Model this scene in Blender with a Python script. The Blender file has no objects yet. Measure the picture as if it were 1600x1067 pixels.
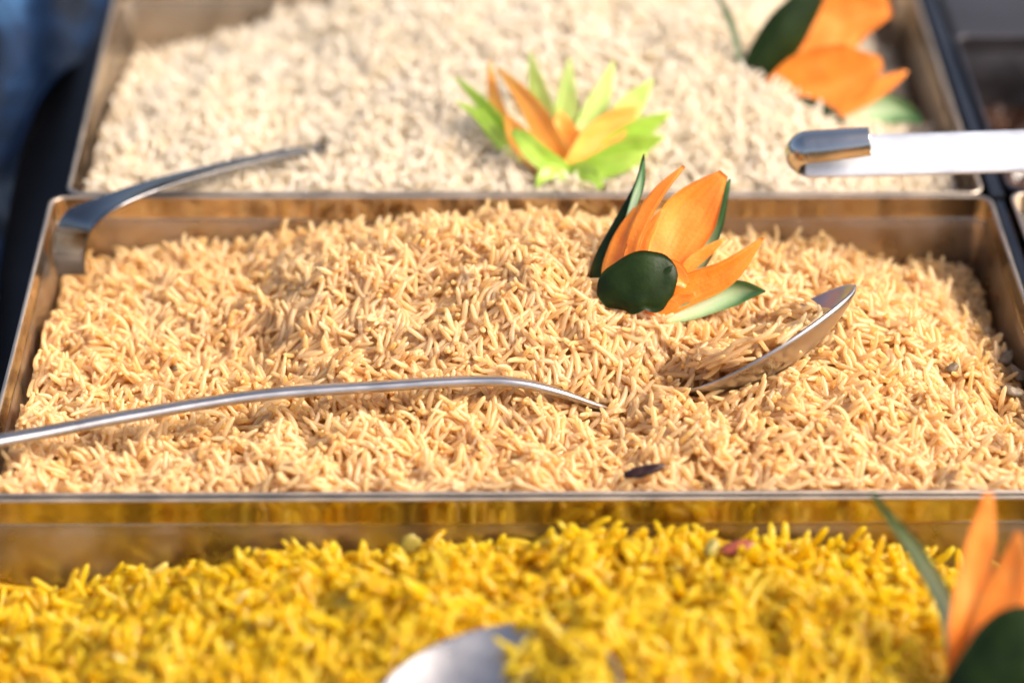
import bpy, math, random
import numpy as np
from mathutils import Vector, Matrix, kdtree, noise

random.seed(7)
rng = np.random.default_rng(11)
sc = bpy.context.scene
MM = 0.001                                   # everything below is written in millimetres

# ------------------------------------------------------------------ camera
CAM = np.array([-24.555, -636.164, 457.140])
YAW, PITCH, ROLL, FPX = 0.0264886, 0.56622598, 0.01222952, 4205.3
cy, sy, cp, sp, cr, sr = math.cos(YAW), math.sin(YAW), math.cos(PITCH), math.sin(PITCH), math.cos(ROLL), math.sin(ROLL)
FW = np.array([sy*cp, cy*cp, -sp]); _r = np.array([cy, -sy, 0.0]); _u = np.cross(_r, FW)
RT = cr*_r + sr*_u; UP = -sr*_r + cr*_u
cam_d = bpy.data.cameras.new("camera"); cam = bpy.data.objects.new("camera", cam_d)
sc.collection.objects.link(cam); sc.camera = cam
cam_d.sensor_width = 36.0; cam_d.lens = FPX/1600*36.0
cam_d.clip_start = 0.02; cam_d.clip_end = 50.0
cam.matrix_world = Matrix(((RT[0], UP[0], -FW[0], CAM[0]*MM), (RT[1], UP[1], -FW[1], CAM[1]*MM),
                           (RT[2], UP[2], -FW[2], CAM[2]*MM), (0, 0, 0, 1)))
cam_d.dof.use_dof = True
cam_d.dof.focus_distance = 0.838
cam_d.dof.aperture_fstop = 4.4
cam_d.dof.aperture_blades = 9

# ------------------------------------------------------------------ daylight
SUN_AZ, SUN_EL = math.radians(-12), math.radians(43)      # azimuth from +X towards +Y
world = bpy.data.worlds.new("World"); sc.world = world; world.use_nodes = True
wn = world.node_tree; wn.nodes.clear()
sky = wn.nodes.new("ShaderNodeTexSky"); sky.sky_type = 'NISHITA'; sky.sun_disc = False
sky.sun_elevation = SUN_EL; sky.sun_rotation = math.radians(90) - SUN_AZ
bg = wn.nodes.new("ShaderNodeBackground"); bg.inputs[1].default_value = 0.15
sky.ozone_density = 0.0; sky.dust_density = 5.0; sky.air_density = 0.7
wo = wn.nodes.new("ShaderNodeOutputWorld")
wn.links.new(sky.outputs[0], bg.inputs[0]); wn.links.new(bg.outputs[0], wo.inputs[0])
sd = bpy.data.lights.new("sun", 'SUN'); sd.energy = 2.4; sd.angle = math.radians(20); sd.color = (1.0, 0.93, 0.86)
so = bpy.data.objects.new("sun", sd); sc.collection.objects.link(so)
sv = Vector((math.cos(SUN_EL)*math.cos(SUN_AZ), math.cos(SUN_EL)*math.sin(SUN_AZ), math.sin(SUN_EL)))
so.rotation_euler = sv.to_track_quat('Z', 'Y').to_euler(); so.location = sv*2
sc.view_settings.view_transform = 'Standard'; sc.view_settings.look = 'None'
sc.view_settings.exposure = 0.70; sc.view_settings.gamma = 1.0
sc.cycles.max_bounces = 16; sc.cycles.diffuse_bounces = 14; sc.cycles.glossy_bounces = 4; sc.cycles.transmission_bounces = 14
sc.cycles.sample_clamp_indirect = 6.0
sc.cycles.use_denoising = True

# ------------------------------------------------------------------ helpers
def ray(px, py):
    d = FW + RT*(px-800)/FPX - UP*(py-533.5)/FPX
    return d
def at(px, py, z):                           # the point of height z seen at that spot
    d = ray(px, py); return CAM + d*((z-CAM[2])/d[2])
def at_y(px, py, y):
    d = ray(px, py); return CAM + d*((y-CAM[1])/d[1])
def at_d(px, py, dep):
    return CAM + ray(px, py)*dep
def depth_of(p): return float((np.asarray(p)-CAM) @ FW)
def project(P):
    d = P-CAM; z = d @ FW
    return 800+FPX*(d @ RT)/z, 533.5-FPX*(d @ UP)/z, z

def mesh(name, V, F, mats, parent=None, smooth=True, fmat=None, uv=None, tone=None, loc=None):
    me = bpy.data.meshes.new(name)
    V = np.asarray(V, float)
    off = np.zeros(3) if loc is None else np.asarray(loc, float)
    me.from_pydata(((V-off)*MM).tolist(), [], F)
    if not isinstance(mats, (list, tuple)): mats = [mats]
    for m in mats: me.materials.append(m)
    if fmat is not None: me.polygons.foreach_set("material_index", fmat)
    me.polygons.foreach_set("use_smooth", [smooth]*len(me.polygons))
    if uv is not None:
        l = me.uv_layers.new(name="UVMap"); vi = np.empty(len(me.loops), int); me.loops.foreach_get("vertex_index", vi)
        l.data.foreach_set("uv", np.asarray(uv, float)[vi].ravel())
    if tone is not None:
        a = me.attributes.new("tone", 'FLOAT', 'POINT'); a.data.foreach_set("value", np.asarray(tone, float))
    me.update()
    o = bpy.data.objects.new(name, me); sc.collection.objects.link(o)
    o.location = off*MM
    if parent is not None:
        o.parent = parent
        o.location = (off - np.array(parent.location)/MM)*MM
    return o
def thing(name, label, cat, loc=(0, 0, 0), group=None):
    o = bpy.data.objects.new(name, None); sc.collection.objects.link(o); o.location = np.asarray(loc)*MM
    o.empty_display_size = 0.01
    o["label"] = label; o["category"] = cat
    if group: o["group"] = group
    return o
def child(name, V, F, mats, parent, **k):
    """mesh whose vertices are world millimetres, under a thing"""
    return mesh(name, V, F, mats, parent, loc=np.array(parent.location)/MM, **k)
def tag(o, label, cat, group=None):
    o["label"] = label; o["category"] = cat
    if group: o["group"] = group
    return o
def smoothpath(P, n):
    P = np.asarray(P, float); k = len(P); t = np.linspace(0, k-1, n); out = []
    for s in t:
        i = min(int(s), k-2); f = s-i
        p0 = P[max(i-1, 0)]; p1 = P[i]; p2 = P[i+1]; p3 = P[min(i+2, k-1)]
        out.append(0.5*((2*p1)+(-p0+p2)*f+(2*p0-5*p1+4*p2-p3)*f*f+(-p0+3*p1-3*p2+p3)*f**3))
    return np.array(out)
def unit(v): v = np.asarray(v, float); return v/np.linalg.norm(v)

# ------------------------------------------------------------------ materials
def nodemat(name):
    m = bpy.data.materials.new(name); m.use_nodes = True
    nt = m.node_tree; b = nt.nodes["Principled BSDF"]
    return m, nt, b
def ramp(nt, stops):
    r = nt.nodes.new("ShaderNodeValToRGB"); e = r.color_ramp.elements
    while len(e) < len(stops): e.new(0.5)
    for q, (p, c) in zip(e, stops): q.position = p; q.color = (*c, 1)
    return r
def noise_node(nt, scale, detail=4, vec=None, rough=0.5):
    n = nt.nodes.new("ShaderNodeTexNoise"); n.inputs["Scale"].default_value = scale
    n.inputs["Detail"].default_value = detail; n.inputs["Roughness"].default_value = rough
    if vec is not None: nt.links.new(vec, n.inputs["Vector"])
    return n
def objvec(nt, sx=1, sy=1, sz=1):
    g = nt.nodes.new("ShaderNodeNewGeometry"); m = nt.nodes.new("ShaderNodeMapping")
    m.inputs["Scale"].default_value = (sx, sy, sz); nt.links.new(g.outputs["Position"], m.inputs["Vector"])
    return m.outputs[0]

def rice_mat(name, stops, sss, rough=0.30, coat=0.6):
    m, nt, b = nodemat(name)
    a = nt.nodes.new("ShaderNodeAttribute"); a.attribute_name = "tone"
    n = noise_node(nt, 40, 3, objvec(nt)); n2 = noise_node(nt, 700, 2, objvec(nt))
    s = nt.nodes.new("ShaderNodeMath"); s.operation = 'MULTIPLY_ADD'
    nt.links.new(n.outputs[0], s.inputs[0]); s.inputs[1].default_value = 0.7
    nt.links.new(a.outputs["Fac"], s.inputs[2])
    s2 = nt.nodes.new("ShaderNodeMath"); s2.operation = 'MULTIPLY_ADD'
    nt.links.new(n2.outputs[0], s2.inputs[0]); s2.inputs[1].default_value = 0.3; nt.links.new(s.outputs[0], s2.inputs[2])
    s3 = nt.nodes.new("ShaderNodeMath"); s3.operation = 'SUBTRACT'; s3.use_clamp = True
    nt.links.new(s2.outputs[0], s3.inputs[0]); s3.inputs[1].default_value = 0.6
    r = ramp(nt, stops); nt.links.new(s3.outputs[0], r.inputs[0])
    # fine spice specks
    v = nt.nodes.new("ShaderNodeTexVoronoi"); v.inputs["Scale"].default_value = 420; nt.links.new(objvec(nt), v.inputs["Vector"])
    lt = nt.nodes.new("ShaderNodeMath"); lt.operation = 'LESS_THAN'; lt.inputs[1].default_value = 0.06
    nt.links.new(v.outputs["Distance"], lt.inputs[0])
    mx = nt.nodes.new("ShaderNodeMix"); mx.data_type = 'RGBA'
    mu = nt.nodes.new("ShaderNodeMath"); mu.operation = 'MULTIPLY'; mu.inputs[1].default_value = 0.75
    nt.links.new(lt.outputs[0], mu.inputs[0]); nt.links.new(mu.outputs[0], mx.inputs["Factor"])
    nt.links.new(r.outputs[0], mx.inputs["A"]); mx.inputs["B"].default_value = (0.16, 0.07, 0.02, 1)
    nt.links.new(mx.outputs["Result"], b.inputs["Base Color"])
    b.inputs["Roughness"].default_value = rough
    b.inputs["Subsurface Weight"].default_value = sss
    b.inputs["Subsurface Radius"].default_value = (1.0, 0.55, 0.25)
    b.inputs["Subsurface Scale"].default_value = 0.005
    b.inputs["Coat Weight"].default_value = coat; b.inputs["Coat Roughness"].default_value = 0.10
    bp = nt.nodes.new("ShaderNodeBump"); bp.inputs["Strength"].default_value = 0.25; bp.inputs["Distance"].default_value = 0.0003
    nt.links.new(n2.outputs[0], bp.inputs["Height"]); nt.links.new(bp.outputs[0], b.inputs["Normal"])
    # light passes through the wet grains
    tr = nt.nodes.new("ShaderNodeBsdfTranslucent"); nt.links.new(mx.outputs["Result"], tr.inputs["Color"])
    ms = nt.nodes.new("ShaderNodeMixShader"); ms.inputs[0].default_value = 0.68
    out = nt.nodes["Material Output"]
    nt.links.new(b.outputs[0], ms.inputs[1]); nt.links.new(tr.outputs[0], ms.inputs[2]); nt.links.new(ms.outputs[0], out.inputs["Surface"])
    return m
M_gold = rice_mat("golden_rice", [(0.0, (0.965, 0.75, 0.37)), (0.4, (0.985, 0.825, 0.52)), (0.75, (0.99, 0.87, 0.63)), (1.0, (0.995, 0.91, 0.73))], 0.0)
M_white = rice_mat("white_rice", [(0.0, (0.98, 0.90, 0.73)), (0.5, (0.99, 0.94, 0.84)), (1.0, (0.995, 0.96, 0.90))], 0.0)
M_yellow = rice_mat("yellow_rice", [(0.0, (0.86, 0.60, 0.014)), (0.35, (0.92, 0.745, 0.03)), (0.75, (0.94, 0.81, 0.10)), (1.0, (0.97, 0.89, 0.50))], 0.0)

def steel(name, col, rough, streak=(60, 60, 6), var=0.15, bump=0.08):
    m, nt, b = nodemat(name)
    b.inputs["Metallic"].default_value = 1.0
    n = noise_node(nt, 3, 5, objvec(nt, *streak)); n2 = noise_node(nt, 70, 4, objvec(nt))
    r = ramp(nt, [(0.25, tuple(c*0.72 for c in col)), (0.75, col)]); nt.links.new(n2.outputs[0], r.inputs[0])
    nt.links.new(r.outputs[0], b.inputs["Base Color"])
    mr = nt.nodes.new("ShaderNodeMapRange"); mr.inputs[1].default_value = 0.3; mr.inputs[2].default_value = 0.7
    mr.inputs[3].default_value = max(rough-var/2, 0.03); mr.inputs[4].default_value = rough+var
    nt.links.new(n2.outputs[0], mr.inputs[0]); nt.links.new(mr.outputs[0], b.inputs["Roughness"])
    bp = nt.nodes.new("ShaderNodeBump"); bp.inputs["Strength"].default_value = bump; bp.inputs["Distance"].default_value = 0.001
    nt.links.new(n.outputs[0], bp.inputs["Height"]); nt.links.new(bp.outputs[0], b.inputs["Normal"])
    return m
M_wall = steel("tray_wall_steel", (0.50, 0.43, 0.36), 0.32, (60, 60, 8))
M_lip = steel("tray_lip_steel", (0.62, 0.52, 0.40), 0.17, (50, 50, 4), 0.06, 0.04)
M_rim = steel("tray_rim_steel", (0.62, 0.52, 0.41), 0.46, (80, 80, 80), 0.1, 0.1)
M_spoon = steel("spoon_steel", (0.54, 0.52, 0.51), 0.30, (90, 90, 90), 0.10, 0.05)
M_bright = steel("ladle_steel", (0.95, 0.96, 0.97), 0.56, (20, 90, 90), 0.06, 0.05)

M_hook = steel("hook_steel", (0.62, 0.60, 0.56), 0.14, (90, 90, 90), 0.10, 0.05)
M_spoon_dark = steel("darkened_spoon_steel", (0.25, 0.245, 0.245), 0.13, (90, 90, 90), 0.10, 0.05)  # spoon steel with its colour darkened to imitate dark reflections on the handle
def veg(name, stops, rough, sss, uvmode=None, bump=0.15, fibre=False):
    m, nt, b = nodemat(name)
    n = noise_node(nt, 120, 5, objvec(nt))
    if uvmode:
        uvn = nt.nodes.new("ShaderNodeUVMap"); sx = nt.nodes.new("ShaderNodeSeparateXYZ"); nt.links.new(uvn.outputs[0], sx.inputs[0])
        # u: across 0..1, v: along 0..1 -> greener to the edges and the tip
        a = nt.nodes.new("ShaderNodeMath"); a.operation = 'SUBTRACT'; nt.links.new(sx.outputs[0], a.inputs[0]); a.inputs[1].default_value = 0.5
        a2 = nt.nodes.new("ShaderNodeMath"); a2.operation = 'ABSOLUTE'; nt.links.new(a.outputs[0], a2.inputs[0])
        a3 = nt.nodes.new("ShaderNodeMath"); a3.operation = 'POWER'; nt.links.new(sx.outputs[1], a3.inputs[0]); a3.inputs[1].default_value = 3.0
        a4 = nt.nodes.new("ShaderNodeMath"); a4.operation = 'MULTIPLY_ADD'; nt.links.new(a2.outputs[0], a4.inputs[0]); a4.inputs[1].default_value = 1.1; nt.links.new(a3.outputs[0], a4.inputs[2])
        a5 = nt.nodes.new("ShaderNodeMath"); a5.operation = 'MULTIPLY_ADD'; nt.links.new(n.outputs[0], a5.inputs[0]); a5.inputs[1].default_value = 0.25; nt.links.new(a4.outputs[0], a5.inputs[2])
        src = a5.outputs[0]
    elif fibre:
        uvn = nt.nodes.new("ShaderNodeUVMap"); mp = nt.nodes.new("ShaderNodeMapping"); mp.inputs["Scale"].default_value = (16, 1.6, 1)
        nt.links.new(uvn.outputs[0], mp.inputs["Vector"]); nf = noise_node(nt, 1.0, 5, mp.outputs[0], 0.6)
        ad = nt.nodes.new("ShaderNodeMath"); ad.operation = 'ADD'; nt.links.new(nf.outputs[0], ad.inputs[0]); nt.links.new(n.outputs[0], ad.inputs[1])
        hf = nt.nodes.new("ShaderNodeMath"); hf.operation = 'MULTIPLY'; hf.inputs[1].default_value = 0.5; nt.links.new(ad.outputs[0], hf.inputs[0]); src = hf.outputs[0]
    else: src = n.outputs[0]
    r = ramp(nt, stops); nt.links.new(src, r.inputs[0]); nt.links.new(r.outputs[0], b.inputs["Base Color"])
    b.inputs["Roughness"].default_value = rough; b.inputs["Specular IOR Level"].default_value = 0.5 if sss else 0.2
    b.inputs["Subsurface Weight"].default_value = sss
    b.inputs["Subsurface Radius"].default_value = (1.0, 0.5, 0.25); b.inputs["Subsurface Scale"].default_value = 0.002
    n2 = noise_node(nt, 900, 3, objvec(nt))
    bp = nt.nodes.new("ShaderNodeBump"); bp.inputs["Strength"].default_value = bump; bp.inputs["Distance"].default_value = 0.0005
    nt.links.new(n2.outputs[0], bp.inputs["Height"]); nt.links.new(bp.outputs[0], b.inputs["Normal"])
    return m
M_carrot = veg("carrot", [(0.34, (0.90, 0.19, 0.012)), (0.5, (0.95, 0.28, 0.025)), (0.66, (0.97, 0.36, 0.06))], 0.38, 0.35, bump=0.35, fibre=True)
M_carrot_edge = veg("carrot_cut_edge", [(0.3, (0.96, 0.42, 0.12)), (0.7, (0.97, 0.52, 0.20))], 0.5, 0.3)
M_skin = veg("cucumber_skin", [(0.3, (0.007, 0.017, 0.002)), (0.7, (0.016, 0.034, 0.004))], 0.45, 0.0, bump=0.2)
M_flesh = veg("cucumber_flesh", [(0.1, (0.70, 0.78, 0.55)), (0.5, (0.42, 0.60, 0.30)), (0.85, (0.07, 0.20, 0.06))], 0.35, 0.3, True)
M_green = veg("light_green_rind", [(0.3, (0.30, 0.52, 0.04)), (0.7, (0.48, 0.68, 0.10))], 0.35, 0.3)
M_lime = veg("light_green_flesh", [(0.3, (0.46, 0.60, 0.12)), (0.7, (0.58, 0.71, 0.22))], 0.4, 0.4)
M_amber = veg("orange_flesh", [(0.3, (0.90, 0.36, 0.05)), (0.7, (0.92, 0.50, 0.10))], 0.35, 0.4)

def plain(name, col, rough, spec=0.5, nscale=60, var=0.5, metal=0.0, bump=0.2, coat=0.0):
    m, nt, b = nodemat(name)
    n = noise_node(nt, nscale, 5, objvec(nt))
    r = ramp(nt, [(0.3, tuple(c*(1-var) for c in col)), (0.7, col)]); nt.links.new(n.outputs[0], r.inputs[0])
    nt.links.new(r.outputs[0], b.inputs["Base Color"]); b.inputs["Roughness"].default_value = rough
    b.inputs["Specular IOR Level"].default_value = spec; b.inputs["Metallic"].default_value = metal
    b.inputs["Coat Weight"].default_value = coat
    bp = nt.nodes.new("ShaderNodeBump"); bp.inputs["Strength"].default_value = bump; bp.inputs["Distance"].default_value = 0.002
    nt.links.new(n.outputs[0], bp.inputs["Height"]); nt.links.new(bp.outputs[0], b.inputs["Normal"])
    return m
M_black = plain("black_counter", (0.010, 0.010, 0.013), 0.45, 0.15, 30)
M_rail = plain("black_rail", (0.010, 0.010, 0.012), 0.25, 0.5, 40)
M_cloth = plain("blue_cloth", (0.006, 0.020, 0.055), 0.34, 0.25, 18, 0.85)
_r = [n for n in M_cloth.node_tree.nodes if n.type == "VALTORGB"][0].color_ramp
_r.elements[0].color = (0.003, 0.005, 0.010, 1); _r.elements[0].position = 0.42; _r.elements[1].position = 0.55; _e = _r.elements.new(0.68); _e.color = (0.05, 0.13, 0.26, 1)
M_stew = plain("dark_stew", (0.085, 0.035, 0.014), 0.25, 0.5, 90, 0.9, bump=0.5)
M_clove = plain("clove", (0.035, 0.008, 0.004), 0.4, 0.5, 300, 0.6)
M_grey = plain("grey_spice", (0.26, 0.18, 0.10), 0.5, 0.5, 400, 0.6)
M_onion = plain("red_onion", (0.45, 0.10, 0.05), 0.35, 0.5, 200, 0.4)
M_onionw = plain("pale_onion", (0.42, 0.34, 0.07), 0.3, 0.5, 200, 0.3)

# ------------------------------------------------------------------ counter and surroundings
def box(x0, x1, y0, y1, z0, z1, bev=1.0):
    xs = [x0, x0+bev, x1-bev, x1]; V = []; F = []
    rings = [(z0, 0), (z1-bev, 0), (z1-bev*.3, bev*.3), (z1, bev)]
    for z, i in rings:
        for (x, y) in ((x0+i, y0+i), (x1-i, y0+i), (x1-i, y1-i), (x0+i, y1-i)): V.append((x, y, z))
    for k in range(3):
        for j in range(4): F.append((4*k+j, 4*k+(j+1) % 4, 4*k+4+(j+1) % 4, 4*k+4+j))
    F.append((12, 13, 14, 15)); F.append((3, 2, 1, 0))
    return V, F
V, F = box(-900, 900, -700, 1200, -90, -80)
o = mesh("counter_top", V, F, M_black, smooth=False); o["kind"] = "structure"

# ------------------------------------------------------------------ steel trays
def rrect(x0, x1, y0, y1, r, n=6):
    P = []
    for (cx, cyy, a0) in ((x1-r, y0+r, -90), (x1-r, y1-r, 0), (x0+r, y1-r, 90), (x0+r, y0+r, 180)):
        for k in range(n+1):
            a = math.radians(a0+90*k/n); P.append((cx+r*math.cos(a), cyy+r*math.sin(a)))
    return P
def loops(x0, x1, y0, y1, prof, r0):
    V = []; F = []; n = None
    for (i, z) in prof:
        P = rrect(x0+i, x1-i, y0+i, y1-i, max(r0-i*0.4, 1.5)); n = len(P)
        V += [(p[0], p[1], z) for p in P]
    for k in range(len(prof)-1):
        for j in range(n):
            F.append((k*n+j, k*n+(j+1) % n, (k+1)*n+(j+1) % n, (k+1)*n+j))
    return V, F, n
def tray(x0, x1, y0, y1, label, depth=62, group="steel food trays side by side", mats=None):
    mw, ml, mr = mats or (M_wall, M_lip, M_rim)
    t = thing("food_tray", label, "tray", ((x0+x1)/2, (y0+y1)/2, -depth), group)
    # body: inside wall, floor, outside wall
    ins = [(1.25, -8.6), (1.5, -9.4), (1.8, -10.8), (3.6, -30), (4.6, -depth+8), (6.0, -depth+3), (9.5, -depth)]
    outs = [(9.0, -depth-0.8), (5.0, -depth+2.2), (3.6, -depth+8), (2.6, -30), (1.8, -10.6), (1.0, -9.0)]
    prof = ins
    V, F, n = loops(x0, x1, y0, y1, prof, 5.0); k = (len(prof)-1)*n
    F.append(tuple(range(k, k+n)))
    V2, F2, n2 = loops(x0, x1, y0, y1, outs[::-1], 5.0); k2 = (len(outs)-1)*n2
    F2.append(tuple(range(k2, k2+n2))[::-1])
    # join the two skins of the one sheet
    off = len(V); V += V2; F += [tuple(i+off for i in f) for f in F2]
    for j in range(n): F.append((j, (j+1) % n, off+(j+1) % n, off+j))
    child("body", V, F, mw, t)
    # upright lip band above the stacking step
    prof = [(0.75, -0.2), (0.85, -4), (0.9, -8.0), (1.0, -8.3), (1.15, -8.55), (1.15, -9.0), (0.6, -8.9), (0.2, -7.5), (0.1, -0.2)]
    V, F, n = loops(x0, x1, y0, y1, prof, 5.0)
    child("lip_band", V, F, ml, t)
    prof = []
    for k in range(11):
        a = 2*math.pi*k/10; prof.append((0.45-0.72*math.cos(a), 0.6*math.sin(a)))
    V, F, n = loops(x0, x1, y0, y1, prof, 5.0)
    # gentle handling dents in the rim line
    V = [(x, y, z+0.22*noise.noise(Vector((x*.02, y*.02, 3)))) for x, y, z in V]
    child("rim", V, F, mr, t)
    return t
M_dk = steel("dark_tray_steel", (0.13, 0.12, 0.125), 0.4)
PM = (-162.5, 162.5, 0.0, 176.0)
PB = (-157.5, 160.5, 177.9, 352.0)
PF = (-163.0, 163.0, -178.0, -1.9)
tray_m = tray(*PM, "steel tray of golden pilau rice in the middle of the row")
tray_b = tray(*PB, "steel tray of plain white rice at the back of the row")
tray_f = tray(*PF, "steel tray of bright yellow rice nearest the viewer")
tray_n = tray(169.5, 420.0, 180.0, 302.0, "steel tray of dark stew right of the white rice, past the black rail", group="steel trays beyond the black rail", mats=(M_dk, M_dk, M_dk))
tray_n2 = tray(169.5, 420.0, 2.0, 178.2, "steel tray right of the golden rice, only its rim corner showing", group="steel trays beyond the black rail")

V, F = box(163.2, 168.6, 179.0, 420, -40, -1.2, 0.8)
V2, F2 = box(163.9, 168.2, -300, 178.4, -40, -2.5, 0.8)
o = mesh("support_rail", V + V2, F + [tuple(i+len(V) for i in f) for f in F2], M_rail, smooth=False)
tag(o, "narrow black rail running along the right side of the rice trays", "rail")
V, F = box(-520, -165.2, -400, 700, -80, -34, 2)
o = mesh("side_counter", V, F, M_black, smooth=False); tag(o, "low black counter ledge left of the trays", "counter")
# dark lid behind the stew tray
V, F = box(172, 420, 306, 470, -60, -6, 3)
o = mesh("steel_cover", V, F, plain("dark_cover_steel", (0.10, 0.095, 0.10), 0.45, 0.5, 20, 0.3, 0.6)); tag(o, "dark grey metal cover behind the stew tray at top right", "cover")

# blue cloth, folded, on the left
def cloth():
    nx, ny = 60, 90; V = []; F = []
    for j in range(ny):
        for i in range(nx):
            u = i/(nx-1); v = j/(ny-1)
            x = -176-190*u - 8*math.sin(v*5); y = 128+330*v
            z = -26 + 9*math.sin(u*19+v*6) + 6*math.sin(u*37-v*11+1) + 14*u*noise.noise(Vector((u*4, v*5, 0))) + 12*u
            z = max(z, -33.0+0.3*math.sin(i))
            V.append((x, y, z))
    for j in range(ny-1):
        for i in range(nx-1):
            a = j*nx+i; F.append((a, a+nx, a+nx+1, a+1))
    n = len(V)
    V += [(x, y, z-1.0) for x, y, z in V]; F += [tuple(k+n for k in f[::-1]) for f in F]
    return V, F
V, F = cloth()
o = mesh("table_cloth", V, F, M_cloth); tag(o, "shiny dark blue cloth lying in folds on the black ledge at upper left", "cloth")

# stew surface in the neighbour tray
def lumps(x0, x1, y0, y1, z, amp, sc_, n):
    V = []; F = []
    for j in range(n):
        for i in range(n*2):
            x = x0+(x1-x0)*i/(n*2-1); y = y0+(y1-y0)*j/(n-1)
            V.append((x, y, z+amp*noise.noise(Vector((x*sc_, y*sc_, 5)))+amp*.5*noise.noise(Vector((x*sc_*3, y*sc_*3, 1)))))
    for j in range(n-1):
        for i in range(n*2-1):
            a = j*n*2+i; F.append((a, a+1, a+n*2+1, a+n*2))
    return V, F
V, F = lumps(173.5, 416, 184, 298, -28, 9, 0.08, 60)
o = mesh("stew", V, F, M_stew); o["kind"] = "stuff"; o["label"] = "dark brown stew in the tray past the black rail"

# ------------------------------------------------------------------ sweeps, spoons
def sweep(P, W, T, S, n=60, ns=18, power=3.0, crown=0.0):
    """solid strip along P: width W along side vector S, thickness T across; crown bows the section"""
    P = smoothpath(P, n)
    W = smoothpath(np.array(W, float)[:, None], n)[:, 0]; T = smoothpath(np.array(T, float)[:, None], n)[:, 0]
    S = smoothpath(S, n)
    V = []; F = []
    for i in range(n):
        t = unit(P[min(i+1, n-1)]-P[max(i-1, 0)]); s = S[i]-t*(S[i] @ t); s = unit(s); nn = np.cross(s, t)
        e = 1.0
        for k in range(ns):
            a = 2*math.pi*k/ns; c, q = math.cos(a), math.sin(a)
            x = math.copysign(abs(c)**(2/power), c)*W[i]/2; z = math.copysign(abs(q)**(2/power), q)*T[i]/2
            z += crown*(1-(2*x/W[i])**2)
            V.append(P[i]+s*x+nn*z)
    for i in range(n-1):
        for k in range(ns): F.append((i*ns+k, i*ns+(k+1) % ns, (i+1)*ns+(k+1) % ns, (i+1)*ns+k))
    for base, rev in ((0, True), ((n-1)*ns, False)):
        c = len(V); V.append(np.mean(V[base:base+ns], 0))
        for k in range(ns):
            f = (base+k, base+(k+1) % ns, c); F.append(f[::-1] if rev else f)
    return V, F
def bowl(C, ex, ey, ez, a, b, dep, th=0.9, nr=26, na=110, egg=0.12):
    V = []; F = []
    def pt(rho, ang, o):
        c, s = math.cos(ang), math.sin(ang)
        x = a*rho*c; y = b*rho*s*(1-egg*c)
        z = -dep*(1-rho**2.3)
        k = 1+0.9*o/b
        return C+ex*x*k+ey*y*k+ez*(z-o*(1 if rho < .98 else 0.3))
    for o in (0, th):
        for i in range(1, nr+1):
            for k in range(na): V.append(pt(i/nr, 2*math.pi*k/na, o))
    n1 = nr*na
    for L in range(2):
        for i in range(nr-1):
            for k in range(na):
                f = (L*n1+i*na+k, L*n1+i*na+(k+1) % na, L*n1+(i+1)*na+(k+1) % na, L*n1+(i+1)*na+k)
                F.append(f if L == 0 else f[::-1])
        c = len(V); V.append(pt(0, 0, L*th))
        for k in range(na):
            f = (c, L*n1+k, L*n1+(k+1) % na); F.append(f if L == 0 else f[::-1])
    # rounded rim between skins
    m = len(V)
    for k in range(na):
        p = (np.array(V[(nr-1)*na+k])+np.array(V[n1+(nr-1)*na+k]))/2; V.append(p+ez*0.35)
    for k in range(na):
        k2 = (k+1) % na
        F.append(((nr-1)*na+k, (nr-1)*na+k2, m+k2, m+k)); F.append((m+k, m+k2, n1+(nr-1)*na+k2, n1+(nr-1)*na+k))
    return V, F
def bowl_height(X, Y, C, ex, ey, ez, a, b, dep, egg=0.12):
    """inner surface height over plan points, nan outside"""
    # solve by sampling
    H = np.full(X.shape, np.nan)
    return H

# middle spoon
N_ = at(1068, 606, -6.0); T_ = at(1330, 447, 19.0)
ex = unit(T_-N_); side0 = unit(np.cross((0, 0, 1.0), ex)); nz = np.cross(ex, side0)
phi = math.radians(28)
ey = side0*math.cos(phi)-nz*math.sin(phi); ez = nz*math.cos(phi)+side0*math.sin(phi)
# ey points away from the viewer and is lowered, so the opening leans away
LB = np.linalg.norm(T_-N_)
MB = dict(C=(N_+T_)/2, ex=ex, ey=ey, ez=ez, a=LB/2, b=18.5, dep=10.0)
sp_m = thing("serving_spoon", "steel serving spoon lying across the golden rice, bowl half buried", "spoon", at(560, 640, -8))
V, F = bowl(**MB); child("bowl", V, F, M_spoon, sp_m); KD_m = list(V)
pz = [(-190, 722, 11), (-60, 699, 7), (60, 677, 5.2), (200, 650, 4.5), (400, 618, 4), (600, 603, 3.4), (740, 595, 3), (810, 598, 2), (870, 612, -2), (925, 632, -9), (980, 648, -16), (1035, 638, -15)]
P = [at(*q) for q in pz] + [N_+ex*5-ez*4.0]
W = [9.5, 9.5, 9.3, 9, 8.4, 7.8, 7.4, 7.4, 7.6, 8, 8, 8, 8]; T = [3.6, 3.6, 3.5, 3.4, 3.3, 3.2, 3.1, 3.0, 2.8, 2.5, 2.1, 1.7, 1.3]
S = []
for i, p in enumerate(P):
    t = unit(P[min(i+1, len(P)-1)]-P[max(i-1, 0)]); s0 = unit(np.cross((0, 0, 1.0), t)); n0 = np.cross(t, s0)
    a = math.radians(24); S.append(s0*math.cos(a)-n0*math.sin(a))
V, F = sweep(P, W, T, S, n=120, ns=20, power=3.2); child("handle", V, F, M_spoon, sp_m); KD_m += list(V)

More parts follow.
